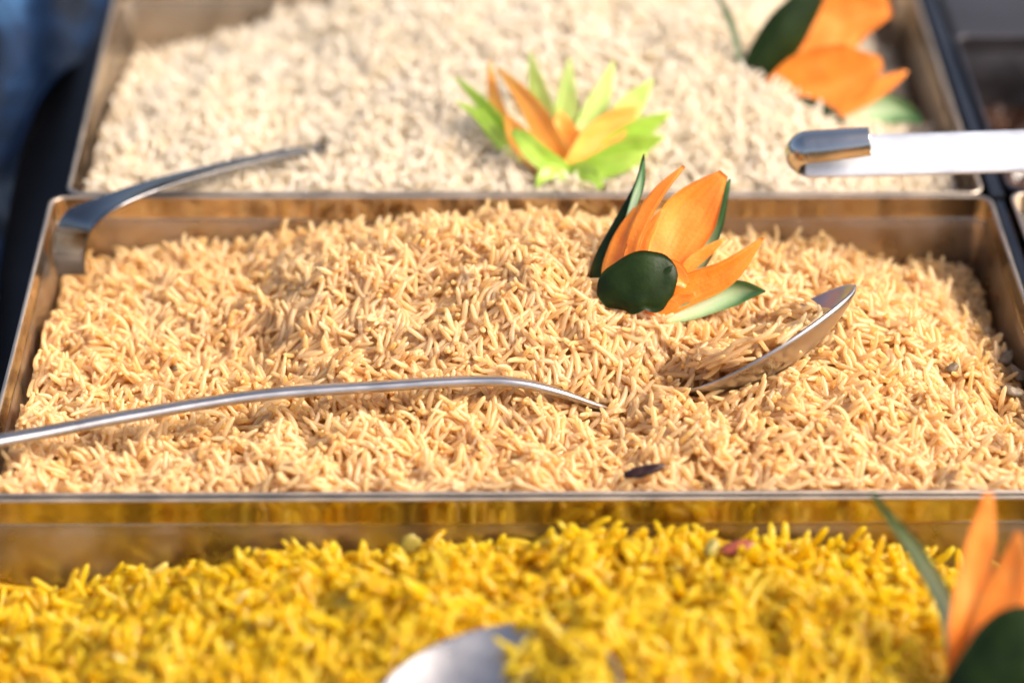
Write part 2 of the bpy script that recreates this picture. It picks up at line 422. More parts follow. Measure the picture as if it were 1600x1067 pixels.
# spoon at back left, its hooked handle end over the tray corner
pz = [(640, 225, -14), (560, 224, -8), (490, 233, -1), (400, 249, 4), (300, 273, 7), (225, 295, 8.5), (168, 318, 8), (130, 342, 4.5), (112, 370, -2), (108, 402, -9), (112, 430, -15)]
P = [at(*q) for q in pz]
S = [unit(v) for v in ((.25, -.95, .1), (.25, -.95, .1), (.25, -.95, .15), (.28, -.93, .2), (.32, -.9, .22), (.4, -.88, .2), (.55, -.8, .15), (.75, -.66, .05), (.85, -.5, 0), (.9, -.42, 0), (.9, -.42, 0))]
sp_b = thing("serving_spoon", "steel serving spoon in the white rice, its curved handle end hooked over the left corner", "spoon", P[6])
V, F = sweep(P, [6, 5.6, 5.8, 7.6, 9.8, 11.8, 13.2, 13.6, 13.4, 12.8, 11.5], [2, 2.4, 2.2, 2, 1.9, 1.8, 1.8, 1.8, 1.8, 1.7, 1.5], S, n=90, ns=20, power=3.4, crown=0.7)
child("handle", V, F, M_spoon_dark, sp_b); KD_b = list(V)
exb = unit((0.98, 0.12, -0.12)); eyb = unit(np.cross((0, 0, 1.0), exb)); ezb = np.cross(exb, eyb)
V, F = bowl(P[0]+exb*24+ezb*2, exb, eyb, ezb, 28, 19, 8); child("bowl", V, F, M_spoon, sp_b)

# bright handle at right with a hooked end
A = at_y(1262, 247, 150.0); B = at_y(1660, 234, 146.0); dx = unit(B-A)
nrm = unit(np.array((0.0, -0.60, 0.8))); nrm = unit(nrm-dx*(nrm @ dx)); sdv = np.cross(nrm, dx)
R_ = 3.4
P = [A+dx*230, A+dx*120, A+dx*60, A+dx*25, A+dx*8, A]
for k in range(1, 8):
    a = math.pi*k/7; P.append(A-dx*R_*math.sin(a)+nrm*R_*(1-math.cos(a))+sdv*0.9*k/7)
P += [A+dx*6+nrm*(2*R_+0.4)+sdv*1.0, A+dx*13+nrm*(2*R_+0.9)+sdv*1.3, A+dx*20+nrm*(2*R_+0.9)+sdv*1.7]
nP = len(P)
sp_r = thing("ladle", "shiny ladle handle with hooked end reaching in from the right edge", "ladle", B)
V, F = sweep(P[:6]+[A-dx*1.0+nrm*.1], [15.5]*4+[15, 14.5, 13.8], [1.8]*7, [sdv]*7, n=90, ns=20, power=3.4, crown=1.0)
child("handle", V, F, M_bright, sp_r)
Ph = [A+dx*1.5+nrm*.3]+P[6:]; nh = len(Ph)
V, F = sweep(Ph, [14.2]+[13.8, 13.4, 13, 12.6, 12.2, 12, 11.8]+[11.6, 11.2, 10.4], [2.0]*nh, [sdv]*nh, n=90, ns=24, power=2.4, crown=-3.4)
child("hook", V, F, M_hook, sp_r)
cb = P[0]+dx*20+np.array((0, -5, -22)); V, F = bowl(cb, np.array((1., 0, 0)), np.array((0, 1., 0)), np.array((0, 0, 1.)), 34, 32, 18); child("bowl", V, F, M_bright, sp_r)
V, F = sweep([P[0]-dx*4, P[0]+dx*2, P[0]+dx*3-np.array((0, 2, 6)), cb+np.array((-33, 0, 4.)), cb+np.array((-31, 0, -3.))][0:1]+[P[0]+dx*2, P[0]+dx*4-np.array((0, 2, 8.)), cb+np.array((-33.5, 0, 0.))], [15, 14, 12, 12], [1.8]*4, [sdv]*4, n=20)
child("neck", V, F, M_bright, sp_r)

# spoon in the yellow rice
CF = at(772, 1106, 5.0); ezf = unit((-0.12, -0.10, 0.99)); exf = unit(np.cross(unit((-.5, .87, 0)), ezf)); eyf = np.cross(ezf, exf)
FB = dict(C=CF, ex=exf, ey=eyf, ez=ezf, a=34.0, b=29.0, dep=8.0, egg=0.05)
sp_f = thing("serving_spoon", "round steel spoon bowl with a few grains, sunk in the yellow rice", "spoon", CF)
V, F = bowl(**FB); child("bowl", V, F, M_spoon, sp_f); KD_f = list(V)
eyf = unit((exf*-.8+eyf*.6)); exf2 = np.cross(eyf, ezf); P = [CF-eyf*-30-ezf*1, CF-eyf*-30, CF+eyf*30, CF+eyf*31]; P = [CF+unit(np.array((-.35, -.94, 0)))*d_+ezf*h_ for d_, h_ in ((28, 0), (42, 4), (80, 22), (130, 45))]
V, F = sweep(P, [12, 9, 9, 11], [2.2]*4, [exf]*4, n=40); child("handle", V, F, M_spoon, sp_f)

# ------------------------------------------------------------------ carved vegetables
def petal(name, parent, pts, widths, mats, rot=0.0, cup=0.15, th=1.6, base=None, tip=0.05, nl=26, nw=11, curl=0.0, wob=0.03, kd=None):
    """pts: (px, py, extra depth mm); widths in px; rot turns the blade about its own length; cup>0 hollows it towards the viewer"""
    C = np.array([at_d(p[0], p[1], base+p[2]) for p in pts]); Cs = smoothpath(C, nl)
    Wd = smoothpath(np.array(widths, float)[:, None], nl)[:, 0]*base/FPX
    front = []; back = []; uv = []
    sd_ = random.random()*50
    for i in range(nl):
        v = i/(nl-1)
        t = unit(Cs[min(i+1, nl-1)]-Cs[max(i-1, 0)])
        view = unit(Cs[i]-CAM); s = unit(np.cross(view, t)); nn = unit(np.cross(t, s))   # nn towards/away
        if nn @ view > 0: nn = -nn
        a = math.radians(rot if np.isscalar(rot) else float(np.interp(v, np.linspace(0, 1, len(rot)), rot))); s2 = s*math.cos(a)+nn*math.sin(a); n2 = nn*math.cos(a)-s*math.sin(a)
        w = max(Wd[i], 0.15)
        row_f = []; row_b = []
        for j in range(nw):
            u = j/(nw-1)*2-1
            x = math.copysign(abs(u)**0.9, u)*w/2*(1+wob*noise.noise(Vector((v*5, sd_, u))))
            edge = max(0.0, 1-abs(u)**5)
            h = cup*w*(u*u-0.4)+0.10*noise.noise(Vector((v*6+sd_, u*2, 0)))*w*0.3
            hf = th*0.5*(edge**0.5*0.85+0.15)*min(1, 0.25+4*(1-v)**0.7)
            c = Cs[i]+s2*x+n2*h
            row_f.append(c+n2*hf); row_b.append(c-n2*hf); uv.append(((u+1)/2, v))
        front.append(row_f); back.append(row_b)
    V = [p for r in front for p in r]+[p for r in back for p in r]; UV = uv+uv
    n = nl*nw; F = []; FM = []
    for i in range(nl-1):
        for j in range(nw-1):
            a = i*nw+j
            F.append((a, a+1, a+nw+1, a+nw)); FM.append(0)
            F.append((n+a, n+a+nw, n+a+nw+1, n+a+1)); FM.append(1)
    def edge(a, b): F.append((a, b, b+n, a+n)); FM.append(2)
    for i in range(nl-1):
        edge((i+1)*nw, i*nw); edge(i*nw+nw-1, (i+1)*nw+nw-1)
    for j in range(nw-1):
        edge(j, j+1); edge((nl-1)*nw+j+1, (nl-1)*nw+j)
    o = child(name, V, F, list(mats), parent, fmat=FM, uv=UV)
    if kd is not None: kd += V
    return o
CAR = (M_carrot, M_carrot, M_carrot_edge)
LEAF_IN = (M_flesh, M_skin, M_skin)          # cut face towards the viewer
LEAF_OUT = (M_skin, M_flesh, M_flesh)        # skin towards the viewer

# A: in the golden rice
pA = at(1000, 482, 4.0); dA = depth_of(pA)
fA = thing("carved_flower", "carrot and cucumber flower standing in the golden rice beside the spoon bowl", "garnish", pA, "carved vegetable flowers")
k = dict(parent=fA, base=dA, kd=KD_m)
petal("leaf", pts=[(1035, 470, 5), (1075, 410, 8), (1108, 350, 10), (1141, 280, 10)], widths=[40, 66, 52, 3], mats=LEAF_IN, rot=25, cup=.12, **k)
petal("petal", pts=[(1020, 470, 2), (1040, 405, 4), (1082, 332, 5), (1131, 271, 3)], widths=[44, 72, 84, 16], mats=CAR, rot=-8, cup=.13, th=1.9, **k)
petal("leaf", pts=[(930, 470, 3), (938, 415, 3), (972, 345, 3), (998, 290, 3), (1006, 241, 2)], widths=[24, 30, 25, 17, 2], mats=LEAF_OUT, rot=20, cup=-.15, th=1.3, **k)
petal("leaf_flesh", pts=[(972, 372, 1.2), (988, 325, 1.2), (1000, 285, 1.0), (1006, 250, .8)], widths=[6, 13, 13, 2], mats=(M_flesh, M_flesh, M_flesh), rot=10, cup=.1, th=1.2, **k)
petal("petal", pts=[(965, 475, 1), (958, 420, 0), (975, 365, 0), (1000, 318, 1)], widths=[40, 36, 26, 6], mats=CAR, rot=30, cup=.15, th=1.6, **k)
petal("petal", pts=[(985, 460, -1), (988, 385, -2), (1022, 312, -2), (1069, 260, -3)], widths=[26, 26, 23, 5], mats=CAR, rot=20, cup=.1, th=2.0, **k)
petal("petal", pts=[(1000, 450, -2), (1004, 385, -2), (1020, 352, -2), (1036, 326, -2)], widths=[24, 20, 14, 3], mats=CAR, rot=15, cup=.1, **k)
petal("petal", pts=[(1050, 450, 0), (1080, 412, 0), (1105, 392, 0), (1132, 373, 0)], widths=[22, 22, 18, 4], mats=CAR, rot=-20, cup=.1, **k)
petal("petal", pts=[(1020, 490, -1), (1075, 452, -2), (1135, 425, -3), (1192, 372, -5)], widths=[30, 52, 42, 4], mats=CAR, rot=-20, cup=.12, th=2.0, **k)
petal("leaf", pts=[(1010, 502, -1), (1080, 484, 0), (1150, 456, 0), (1196, 455, -2)], widths=[20, 30, 40, 3], mats=LEAF_IN, rot=-18, cup=.2, th=1.5, **k)
petal("petal", pts=[(1000, 500, -3), (1035, 482, -4), (1062, 468, -5), (1089, 458, -6)], widths=[20, 26, 18, 5], mats=CAR, rot=-10, cup=.1, **k)
petal("petal", pts=[(990, 450, -4), (1018, 428, -6), (1052, 428, -7), (1074, 446, -7)], widths=[40, 44, 40, 12], mats=CAR, rot=10, cup=.2, **k)
petal("leaf", pts=[(940, 470, -7), (966, 452, -9), (1002, 442, -10), (1040, 443, -9), (1056, 446, -8)], widths=[26, 78, 94, 84, 34], mats=LEAF_OUT, rot=0, cup=-.07, th=1.5, wob=.16, **k)
petal("thorn", pts=[(1030, 436, -9.6), (1042, 424, -9.8), (1051, 415, -9.8)], widths=[22, 12, 1], mats=LEAF_OUT, cup=0, th=1.0, nl=8, nw=5, **k)

# B: in the white rice, back right
pB = at(1205, 165, -2.0); dB = depth_of(pB)
fB = thing("carved_flower", "carrot and cucumber flower in the white rice at the back right", "garnish", pB, "carved vegetable flowers")
k = dict(parent=fB, base=dB, kd=KD_b)
petal("leaf", pts=[(1168, 165, 4), (1192, 105, 2), (1232, 45, 0), (1285, -25, 0)], widths=[30, 62, 70, 30], mats=LEAF_OUT, rot=-15, cup=-.12, **k)
petal("leaf", pts=[(1160, 120, 6), (1152, 70, 6), (1138, 25, 6), (1118, -10, 6)], widths=[10, 12, 12, 3], mats=LEAF_IN, rot=30, **k)
petal("petal", pts=[(1195, 150, 4), (1255, 75, 5), (1320, 28, 6), (1392, 12, 5)], widths=[40, 100, 100, 26], mats=CAR, cup=.1, th=2, **k)
petal("petal", pts=[(1190, 152, 0), (1255, 122, -2), (1320, 116, -3), (1378, 96, -4)], widths=[26, 78, 98, 16], mats=CAR, cup=.1, th=2, rot=-10, **k)
petal("petal", pts=[(1300, 175, 0), (1345, 150, 0), (1385, 130, 0), (1418, 112, 0)], widths=[30, 36, 26, 4], mats=CAR, cup=.1, **k)
petal("leaf", pts=[(1200, 158, -3), (1245, 170, -5), (1285, 178, -5), (1325, 195, -4)], widths=[16, 40, 34, 4], mats=LEAF_OUT, cup=-.1, **k)
petal("leaf", pts=[(1290, 190, 2), (1350, 175, 2), (1400, 172, 2), (1442, 192, 2)], widths=[24, 46, 44, 4], mats=LEAF_IN, cup=.15, rot=-10, **k)

# C: in the yellow rice, front right
pC = at(1500, 1090, -6.0); dC = depth_of(pC)
fC = thing("carved_flower", "carrot and cucumber flower at the front right, cut by the picture edge", "garnish", pC, "carved vegetable flowers")
k = dict(parent=fC, base=dC, kd=KD_f)
petal("leaf", pts=[(1500, 1060, 0), (1482, 950, 2), (1435, 865, 4), (1392, 810, 5), (1360, 766, 5)], widths=[40, 38, 32, 18, 3], mats=LEAF_IN, rot=38, cup=.15, **k)
petal("petal", pts=[(1500, 1100, -2), (1510, 980, -3), (1530, 860, -3), (1545, 768, -4)], widths=[44, 58, 50, 12], mats=CAR, cup=.12, rot=-12, th=2.2, **k)
petal("petal", pts=[(1505, 1110, -5), (1540, 1000, -6), (1580, 900, -6), (1592, 830, -7)], widths=[40, 62, 56, 10], mats=CAR, cup=.1, rot=10, th=2.2, **k)
petal("petal", pts=[(1520, 1110, -3), (1580, 1000, -4), (1640, 900, -4), (1700, 850, -4)], widths=[50, 110, 90, 10], mats=CAR, cup=.1, th=2.2, **k)
petal("petal", pts=[(1480, 1120, -8), (1500, 1060, -9), (1530, 1010, -9), (1560, 960, -9)], widths=[24, 40, 36, 6], mats=CAR, cup=.1, th=2.2, **k)
petal("leaf", pts=[(1480, 1120, -12), (1545, 1060, -15), (1610, 1005, -16), (1690, 960, -14)], widths=[60, 110, 130, 10], mats=LEAF_OUT, cup=-.12, **k)

# D: star-shaped green crown with orange heart in the white rice
pD = at(885, 268, -3.0); dD = depth_of(pD)
fD = thing("carved_flower", "pointed light green carved crown with an orange heart in the white rice", "garnish", pD)
k = dict(parent=fD, base=dD, kd=KD_b)
GR = (M_lime, M_green, M_green); GO = (M_green, M_lime, M_lime); AM = (M_amber, M_green, M_lime)
for pts, w, m, rt in (
    ([(860, 240, 10), (850, 180, 13), (838, 130, 14), (828, 82, 14)], [46, 40, 26, 4], GR, 15),
    ([(885, 240, 11), (885, 180, 14), (887, 130, 15), (890, 90, 16)], [46, 40, 24, 3], GR, 8),
    ([(910, 240, 10), (925, 185, 13), (943, 140, 14), (958, 96, 14)], [46, 42, 27, 4], GR, -10),
    ([(930, 245, 6), (965, 195, 8), (992, 158, 9), (1020, 124, 9)], [50, 50, 36, 4], GR, -15),
    ([(930, 255, 3), (975, 220, 3), (1010, 197, 3), (1048, 176, 3)], [44, 46, 34, 3], GO, -20),
    ([(920, 265, 0), (970, 240, 0), (1005, 225, -1), (1038, 214, -1)], [40, 42, 32, 4], GO, -20),
    ([(900, 270, -3), (945, 262, -4), (985, 250, -5), (1010, 240, -5)], [36, 34, 28, 4], GO, 0),
    ([(840, 250, 4), (790, 205, 4), (752, 160, 4), (712, 121, 4)], [44, 30, 20, 4], GO, 20),
    ([(835, 258, 2), (785, 222, 2), (750, 182, 2), (714, 160, 2)], [40, 26, 18, 4], GO, 10),
    ([(820, 255, 6), (790, 200, 6), (772, 150, 7), (765, 96, 8)], [34, 28, 20, 5], AM, 10),
    ([(890, 275, -5), (845, 245, -9), (820, 220, -10), (800, 205, -8)], [30, 34, 28, 10], GO, 0),
    ([(880, 272, -6), (858, 268, -9), (845, 280, -11), (838, 294, -11)], [20, 22, 15, 4], GO, 0),
    ([(895, 272, -6), (915, 268, -8), (932, 280, -10), (938, 298, -10)], [28, 30, 20, 4], GO, 0),
): petal("spike", pts=pts, widths=w, mats=m, rot=rt, cup=.12, th=1.8, **k)
for pts, w, rt in (
    ([(890, 272, -1), (862, 225, 0), (828, 165, 1), (778, 106, 3)], [30, 42, 34, 6], 15),
    ([(885, 262, 3), (885, 232, 6), (880, 205, 8), (875, 175, 10)], [54, 60, 44, 8], 0),
    ([(892, 270, -2), (930, 225, 0), (965, 190, 1), (1000, 165, 2)], [40, 60, 44, 6], -15),
    ([(870, 270, -4), (835, 240, -5), (808, 210, -4), (790, 180, -2)], [30, 40, 34, 8], 10),
): petal("heart_petal", pts=pts, widths=w, mats=(M_amber, M_amber, M_amber), rot=rt, cup=.15, th=2, **k)

# ------------------------------------------------------------------ rice
def tps(pts):
    P = np.array(pts, float); X = P[:, :2]/100
    d = np.linalg.norm(X[:, None]-X[None], axis=2); K = np.where(d > 0, d*d*np.log(d+1e-9), 0)
    n = len(P); A_ = np.zeros((n+3, n+3)); A_[:n, :n] = K+np.eye(n)*0.01; A_[:n, n] = 1; A_[:n, n+1:] = X; A_[n, :n] = 1; A_[n+1:, :n] = X.T
    w = np.linalg.solve(A_, np.append(P[:, 2], [0, 0, 0]))
    def f(x, y):
        x = np.asarray(x)/100; y = np.asarray(y)/100
        d = np.sqrt((x[..., None]-X[:, 0])**2+(y[..., None]-X[:, 1])**2)
        return (np.where(d > 0, d*d*np.log(d+1e-9), 0) @ w[:n]) + w[n]+w[n+1]*x+w[n+2]*y
    return f
def anchors(L): return [tuple(at(*q)) for q in L]

def grain_variant(L, r, bend, seed, nl=9, ns=8):
    rg = random.Random(seed); V = []; F = []
    ph = rg.random()*6; kk = rg.uniform(-.10, .10)
    asym = rg.uniform(-.25, .25)
    for i in range(1, nl):
        t = -math.cos(math.pi*i/nl)*0.985           # denser rings at the tips
        rad = r*(1-abs(t)**5.0)**0.5*(1+asym*t*0.4)*(1+0.05*math.sin(4*t+ph))
        x = t*L/2; y = bend*L*(t*t-0.4)+kk*L*t**3*.3; z = 0.03*L*math.sin(2*t+ph)
        for k in range(ns):
            a = 2*math.pi*k/ns+0.3
            V.append((x, y+rad*math.cos(a)*1.06, z+rad*math.sin(a)*0.92))
    m = nl-1
    for i in range(m-1):
        for k in range(ns): F.append((i*ns+k, i*ns+(k+1) % ns, (i+1)*ns+(k+1) % ns, (i+1)*ns+k))
    for e, base in ((-1, 0), (1, (m-1)*ns)):
        c = len(V); t = e; V.append((t*L/2, bend*L*0.6+kk*L*t*.3, 0.03*L*math.sin(2*t+ph)))
        for k in range(ns):
            f = (base+k, base+(k+1) % ns, c); F.append(f[::-1] if e < 0 else f)
    return np.array(V), F

class Pile:
    def __init__(s, rect, target, L, r, bends, cell=0.5, start=6.5, kd=None, seed=1, nvar=30, nl=9, ns=8, tspread=0.08, tilt=1.0, amp=1.0):
        s.x0, s.x1, s.y0, s.y1 = rect; s.cell = cell; s.r = r; s.L = L
        s.nx = int((s.x1-s.x0)/cell)+1; s.ny = int((s.y1-s.y0)/cell)+1
        gx, gy = np.meshgrid(s.x0+np.arange(s.nx)*cell, s.y0+np.arange(s.ny)*cell, indexing='ij')
        s.gx, s.gy = gx, gy
        T = target(gx, gy)
        for (fr, am) in ((0.045, 3.0), (0.10, 2.6), (0.22, 1.1)):      # lumps and hollows between clumps
            nn = noise_grid(s.nx, s.ny, fr*cell, seed+int(fr*100)); T = T+am*amp*nn
        s.T = T; s.H = T-start; s.T0 = T.copy()
        s.field = noise_grid(s.nx, s.ny, 0.05*cell, seed+77)*math.pi*1.6
        s.var = []; rg = random.Random(seed)
        for i in range(nvar):
            b = rg.choice(bends)*rg.choice((-1, 1)); f = rg.choice((1, 1, 1, .92, .85, 1.08, .62))
            V, F = grain_variant(L*f*rg.uniform(.93, 1.07), r*rg.uniform(.88, 1.1), b, seed*100+i, nl, ns)
            tone = rg.gauss(0.45, tspread)
            s.var.append((V, F, b, L*f, min(max(tone, 0), 1)))
        s.G = []; s.tilt = tilt; s.gap = r+0.3; s.n1 = 0; s.H1 = None
        s.kd = None
        if kd:
            s.kd = kdtree.KDTree(len(kd))
            for i, p in enumerate(kd): s.kd.insert(p, i)
            s.kd.balance()
        s.rg = np.random.default_rng(seed)
        s.ok = np.ones_like(T, bool)
    def run(s, n, upright=0.1, over=1.2, tries=None):
        rg = s.rg; c = s.cell; r = s.r; cnt = 0; H = s.H; T = s.T
        cc = np.array([-.9, -.5, 0, .5, .9]); s.smp = (np.linspace(-.9, .9, 9), np.linspace(-1, 1, 15), cc, r*np.sqrt(1-cc**2))
        for _ in range(tries or n*4):
            if cnt >= n: break
            x = rg.uniform(s.x0, s.x1); y = rg.uniform(s.y0, s.y1)
            i = int((x-s.x0)/c); j = int((y-s.y0)/c)
            if not s.ok[i, j] or H[i, j] > T[i, j]+0.4: continue
            az = s.field[i, j]+rg.normal(0, 0.9) if rg.random() < .5 else rg.uniform(0, 2*math.pi)
            lean = rg.choice((-1, 1))*rg.uniform(.35, 1.7)*s.tilt if rg.random() < upright else 0.0
            m_ = 1 if rg.random() < .35 else int(rg.integers(2, 6))          # grains lie in small combed bundles
            vi = rg.integers(len(s.var)); bx_, by_ = x, y; fan = rg.normal(0, .10)
            for q_ in range(m_):
                if q_:
                    if rg.random() < .5: vi = s.near(vi)
                    d_ = q_*rg.uniform(1.5, 1.9)*r; e_ = rg.normal(0, .16)*s.L
                    x = bx_-math.sin(az)*d_+math.cos(az)*e_; y = by_+math.cos(az)*d_+math.sin(az)*e_
                    if not (s.x0 < x < s.x1 and s.y0 < y < s.y1): continue
                cnt += s.put(x, y, vi, az+fan*q_+rg.normal(0, .07), lean+rg.normal(0, .05), over)
        return cnt
    def near(s, vi):
        b = s.var[vi][2]; c = [k for k in range(len(s.var)) if abs(s.var[k][2]-b) < .07]
        return c[int(s.rg.integers(len(c)))]
    def put(s, x, y, vi, az, lean, over):
        rg = s.rg; c = s.cell; r = s.r; H = s.H; T = s.T; ts, st, cc, ct = s.smp
        i = int((x-s.x0)/c); j = int((y-s.y0)/c)
        if not s.ok[i, j] or H[i, j] > T[i, j]+0.9: return 0
        V, F, b, L, tone = s.var[vi]
        if True:
            ca, sa = math.cos(az), math.sin(az)
            lx = ts*L/2; ly = b*L*(ts*ts-.4)
            wx = x+ca*lx-sa*ly; wy = y+sa*lx+ca*ly
            if wx.min() < s.x0+.4 or wx.max() > s.x1-.4 or wy.min() < s.y0+.4 or wy.max() > s.y1-.4: return 0
            ii = ((wx-s.x0)/c).astype(int); jj = ((wy-s.y0)/c).astype(int)
            if not s.ok[ii, jj].all(): return 0
            h = H[ii, jj]
            sl = np.polyfit(lx, h, 1)[0]
            sl = max(-0.8, min(0.8, sl))+rg.normal(0, .11*s.tilt)
            sl += lean
            ang = math.atan(sl); co, si = math.cos(ang), math.sin(ang)
            if co < .93:      # keep the footprint of steep grains short
                wx = x+(wx-x)*co; wy = y+(wy-y)*co; lx = lx*co
                ii = ((wx-s.x0)/c).astype(int); jj = ((wy-s.y0)/c).astype(int); h = H[ii, jj]
            a0 = (h-sl*lx)
            z0 = np.sort(a0)[-2]+r*0.0 if abs(ang) < .5 else np.percentile(a0, 60)+r*.5
            if z0 > T[i, j]+over+abs(si)*L*.35: return 0
            if s.kd is not None:
                hit = False
                for q in (0, 2, 4, 6, 8):
                    d_ = s.kd.find((wx[q], wy[q], z0+sl*lx[q]))[2]
                    if d_ < s.gap: hit = True; break
                if hit: return 0
            # roll
            ro = rg.normal(0, .5); cr_, sr_ = math.cos(ro), math.sin(ro)
            X = np.array((ca*co, sa*co, si)); Y0 = np.array((-sa, ca, 0.)); Z0 = np.cross(X, Y0)
            Y = Y0*cr_+Z0*sr_; Z = Z0*cr_-Y0*sr_
            s.G.append((vi, np.array((x, y, z0)), np.stack((X, Y, Z), 1)))
            lx2 = st*L/2*co; ly2 = b*L*(st*st-.4)*cr_
            px = x+ca*lx2[:, None]-sa*(ly2[:, None]+cc*r); py = y+sa*lx2[:, None]+ca*(ly2[:, None]+cc*r)
            pz = z0+sl*lx2[:, None]+ct[None]*(1-np.abs(st[:, None])**3*.6)
            if abs(ang) > .5: pz = np.minimum(pz, T[i, j]+1.0)
            pi = np.clip(((px-s.x0)/c+.5).astype(int), 0, s.nx-1); pj = np.clip(((py-s.y0)/c+.5).astype(int), 0, s.ny-1)
            np.maximum.at(H, (pi, pj), pz)
            return 1
def noise_grid(nx, ny, f, seed):
    """smooth value noise on a grid, f cycles per cell"""
    r = np.random.default_rng(seed); n1 = int(nx*f)+4; n2 = int(ny*f)+4; g = r.uniform(-1, 1, (n1, n2))
    x = np.arange(nx)*f; y = np.arange(ny)*f
    xi = x.astype(int); yi = y.astype(int); xf = x-xi; yf = y-yi; xf = xf*xf*(3-2*xf); yf = yf*yf*(3-2*yf)
    a = g[np.ix_(xi, yi)]; b = g[np.ix_(xi+1, yi)]; c = g[np.ix_(xi, yi+1)]; d = g[np.ix_(xi+1, yi+1)]
    return (a*(1-xf)[:, None]+b*xf[:, None])*(1-yf)[None]+(c*(1-xf)[:, None]+d*xf[:, None])*yf[None]

def build_heap(pile, name, label, mat, tray_obj, bedstep=8, parts=300, ymin=None):
    loc = np.array(tray_obj.location)/MM+np.array((0, 0, 1.5))
    root = thing(name, label, "rice", loc)
    G = pile.G
    P = np.array([g[1] for g in G]); ix = ((P[:, 0]-pile.x0)/pile.cell).astype(int); iy = ((P[:, 1]-pile.y0)/pile.cell).astype(int)
    px, py, dz = project(P)
    Ls = np.array([pile.var[g[0]][3] for g in G])
    free = P[:, 2]-pile.H[ix, iy]                 # how little lies on top
    if pile.n1: free[:pile.n1] = (P[:, 2]-pile.H1[ix, iy])[:pile.n1]
    inn = (px > 12) & (px < 1588) & (py > 12) & (py < 1055) & (free > -pile.r*1.15)
    # share of length that is seen: longer where the grain lies across the view
    ax = np.array([g[2][:, 0] for g in G]); vd = (P-CAM)/np.linalg.norm(P-CAM, axis=1)[:, None]
    across = np.sqrt(np.clip(1-np.sum(ax*vd, 1)**2, 0, 1))
    score = np.where(inn, Ls*across/dz, -1)
    order = np.argsort(-score)[:parts]; chosen = set(int(i) for i in order if score[i] > 0)
    vm = []
    for (V, F, b, L, tone) in pile.var:
        me = bpy.data.meshes.new("rice_grain"); me.from_pydata((V*MM).tolist(), [], F); me.materials.append(mat)
        me.polygons.foreach_set("use_smooth", [True]*len(me.polygons))
        a = me.attributes.new("tone", 'FLOAT', 'POINT'); a.data.foreach_set("value", [tone]*len(V)); vm.append(me)
    VV = []; FF = []; TT = []; off = 0
    for i, (vi, p, R) in enumerate(G):
        if free[i] < -pile.r*4.0: continue
        if i in chosen:
            o = bpy.data.objects.new("rice_grain", vm[vi]); sc.collection.objects.link(o); o.parent = root
            m = Matrix([[*R[r_], (p-loc)[r_]*MM] for r_ in range(3)]+[[0, 0, 0, 1]]); o.matrix_local = m
            continue
        V, F, b, L, tone = pile.var[vi]
        VV.append(V @ R.T+p); FF.append((np.array([f for f in F if len(f) == 4])+off, np.array([f for f in F if len(f) == 3])+off))
        TT.append(np.full(len(V), np.clip(tone+pile.rg.normal(0, .08), 0, 1))); off += len(V)
    # the packed mass under the loose grains
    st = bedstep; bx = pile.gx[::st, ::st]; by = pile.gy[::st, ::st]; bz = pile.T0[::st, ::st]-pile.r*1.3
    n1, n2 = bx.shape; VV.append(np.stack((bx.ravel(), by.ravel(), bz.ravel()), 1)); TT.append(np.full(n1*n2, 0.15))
    a = (np.arange(n1-1)[:, None]*n2+np.arange(n2-1)[None]).ravel()+off
    bedF = np.stack((a, a+n2, a+n2+1, a+1), 1); off += n1*n2
    VV = (np.concatenate(VV)-loc)*MM; TT = np.concatenate(TT)
    Q = np.concatenate([f[0] for f in FF]+[bedF]); Tt = np.concatenate([f[1] for f in FF])
    me = bpy.data.meshes.new("rice_grains")
    me.vertices.add(len(VV)); me.vertices.foreach_set("co", VV.ravel())
    me.loops.add(Q.size+Tt.size); me.loops.foreach_set("vertex_index", np.concatenate((Q.ravel(), Tt.ravel())).astype(np.int32))
    me.polygons.add(len(Q)+len(Tt))
    ls = np.concatenate((np.arange(len(Q))*4, Q.size+np.arange(len(Tt))*3)).astype(np.int32)
    me.polygons.foreach_set("loop_start", ls)
    me.materials.append(mat)
    me.update(calc_edges=True); me.validate()
    me.polygons.foreach_set("use_smooth", [True]*len(me.polygons))
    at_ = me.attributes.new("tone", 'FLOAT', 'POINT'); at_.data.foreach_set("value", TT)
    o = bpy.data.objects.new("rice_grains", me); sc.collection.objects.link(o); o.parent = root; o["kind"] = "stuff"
    return root

inset = 4.0
# ---- golden rice
tm = tps(anchors([(0, 760, -8), (40, 745, -8), (250, 755, -6), (400, 750, -5), (800, 750, -5), (1200, 750, -4), (1450, 750, -6), (1660, 755, -11),
    (0, 640, -13), (130, 660, -13), (250, 680, -9), (550, 665, -7), (700, 640, -8), (850, 655, -7), (900, 632, -11), (1010, 640, -8), (1250, 640, -2), (1450, 640, -7), (1600, 640, -15),
    (60, 540, -15), (280, 550, -18), (420, 545, -13), (600, 500, -1), (620, 585, -6), (800, 500, 5), (820, 570, 0), (1000, 540, -1), (1130, 520, -3), (1400, 530, -3), (1580, 540, -24),
    (430, 470, -8), (550, 450, 4), (700, 430, 8), (850, 430, 12), (950, 440, 11), (1100, 450, 4), (1250, 440, -3), (1380, 445, -11), (1480, 465, -22), (1540, 450, -33),
    (110, 445, -27), (200, 420, -22), (350, 400, -17), (500, 372, -11), (700, 362, -9), (900, 358, -8), (1100, 370, -9), (1250, 395, -20), (1350, 420, -26)]))
rect = (PM[0]+inset, PM[1]-inset, PM[2]+inset-.6, PM[3]-inset)
pm = Pile(rect, tm, 11.4, 0.80, (.0, .03, .06, .1, .16, .28), kd=KD_m, seed=3, nvar=44, nl=8, ns=7, start=5.0)
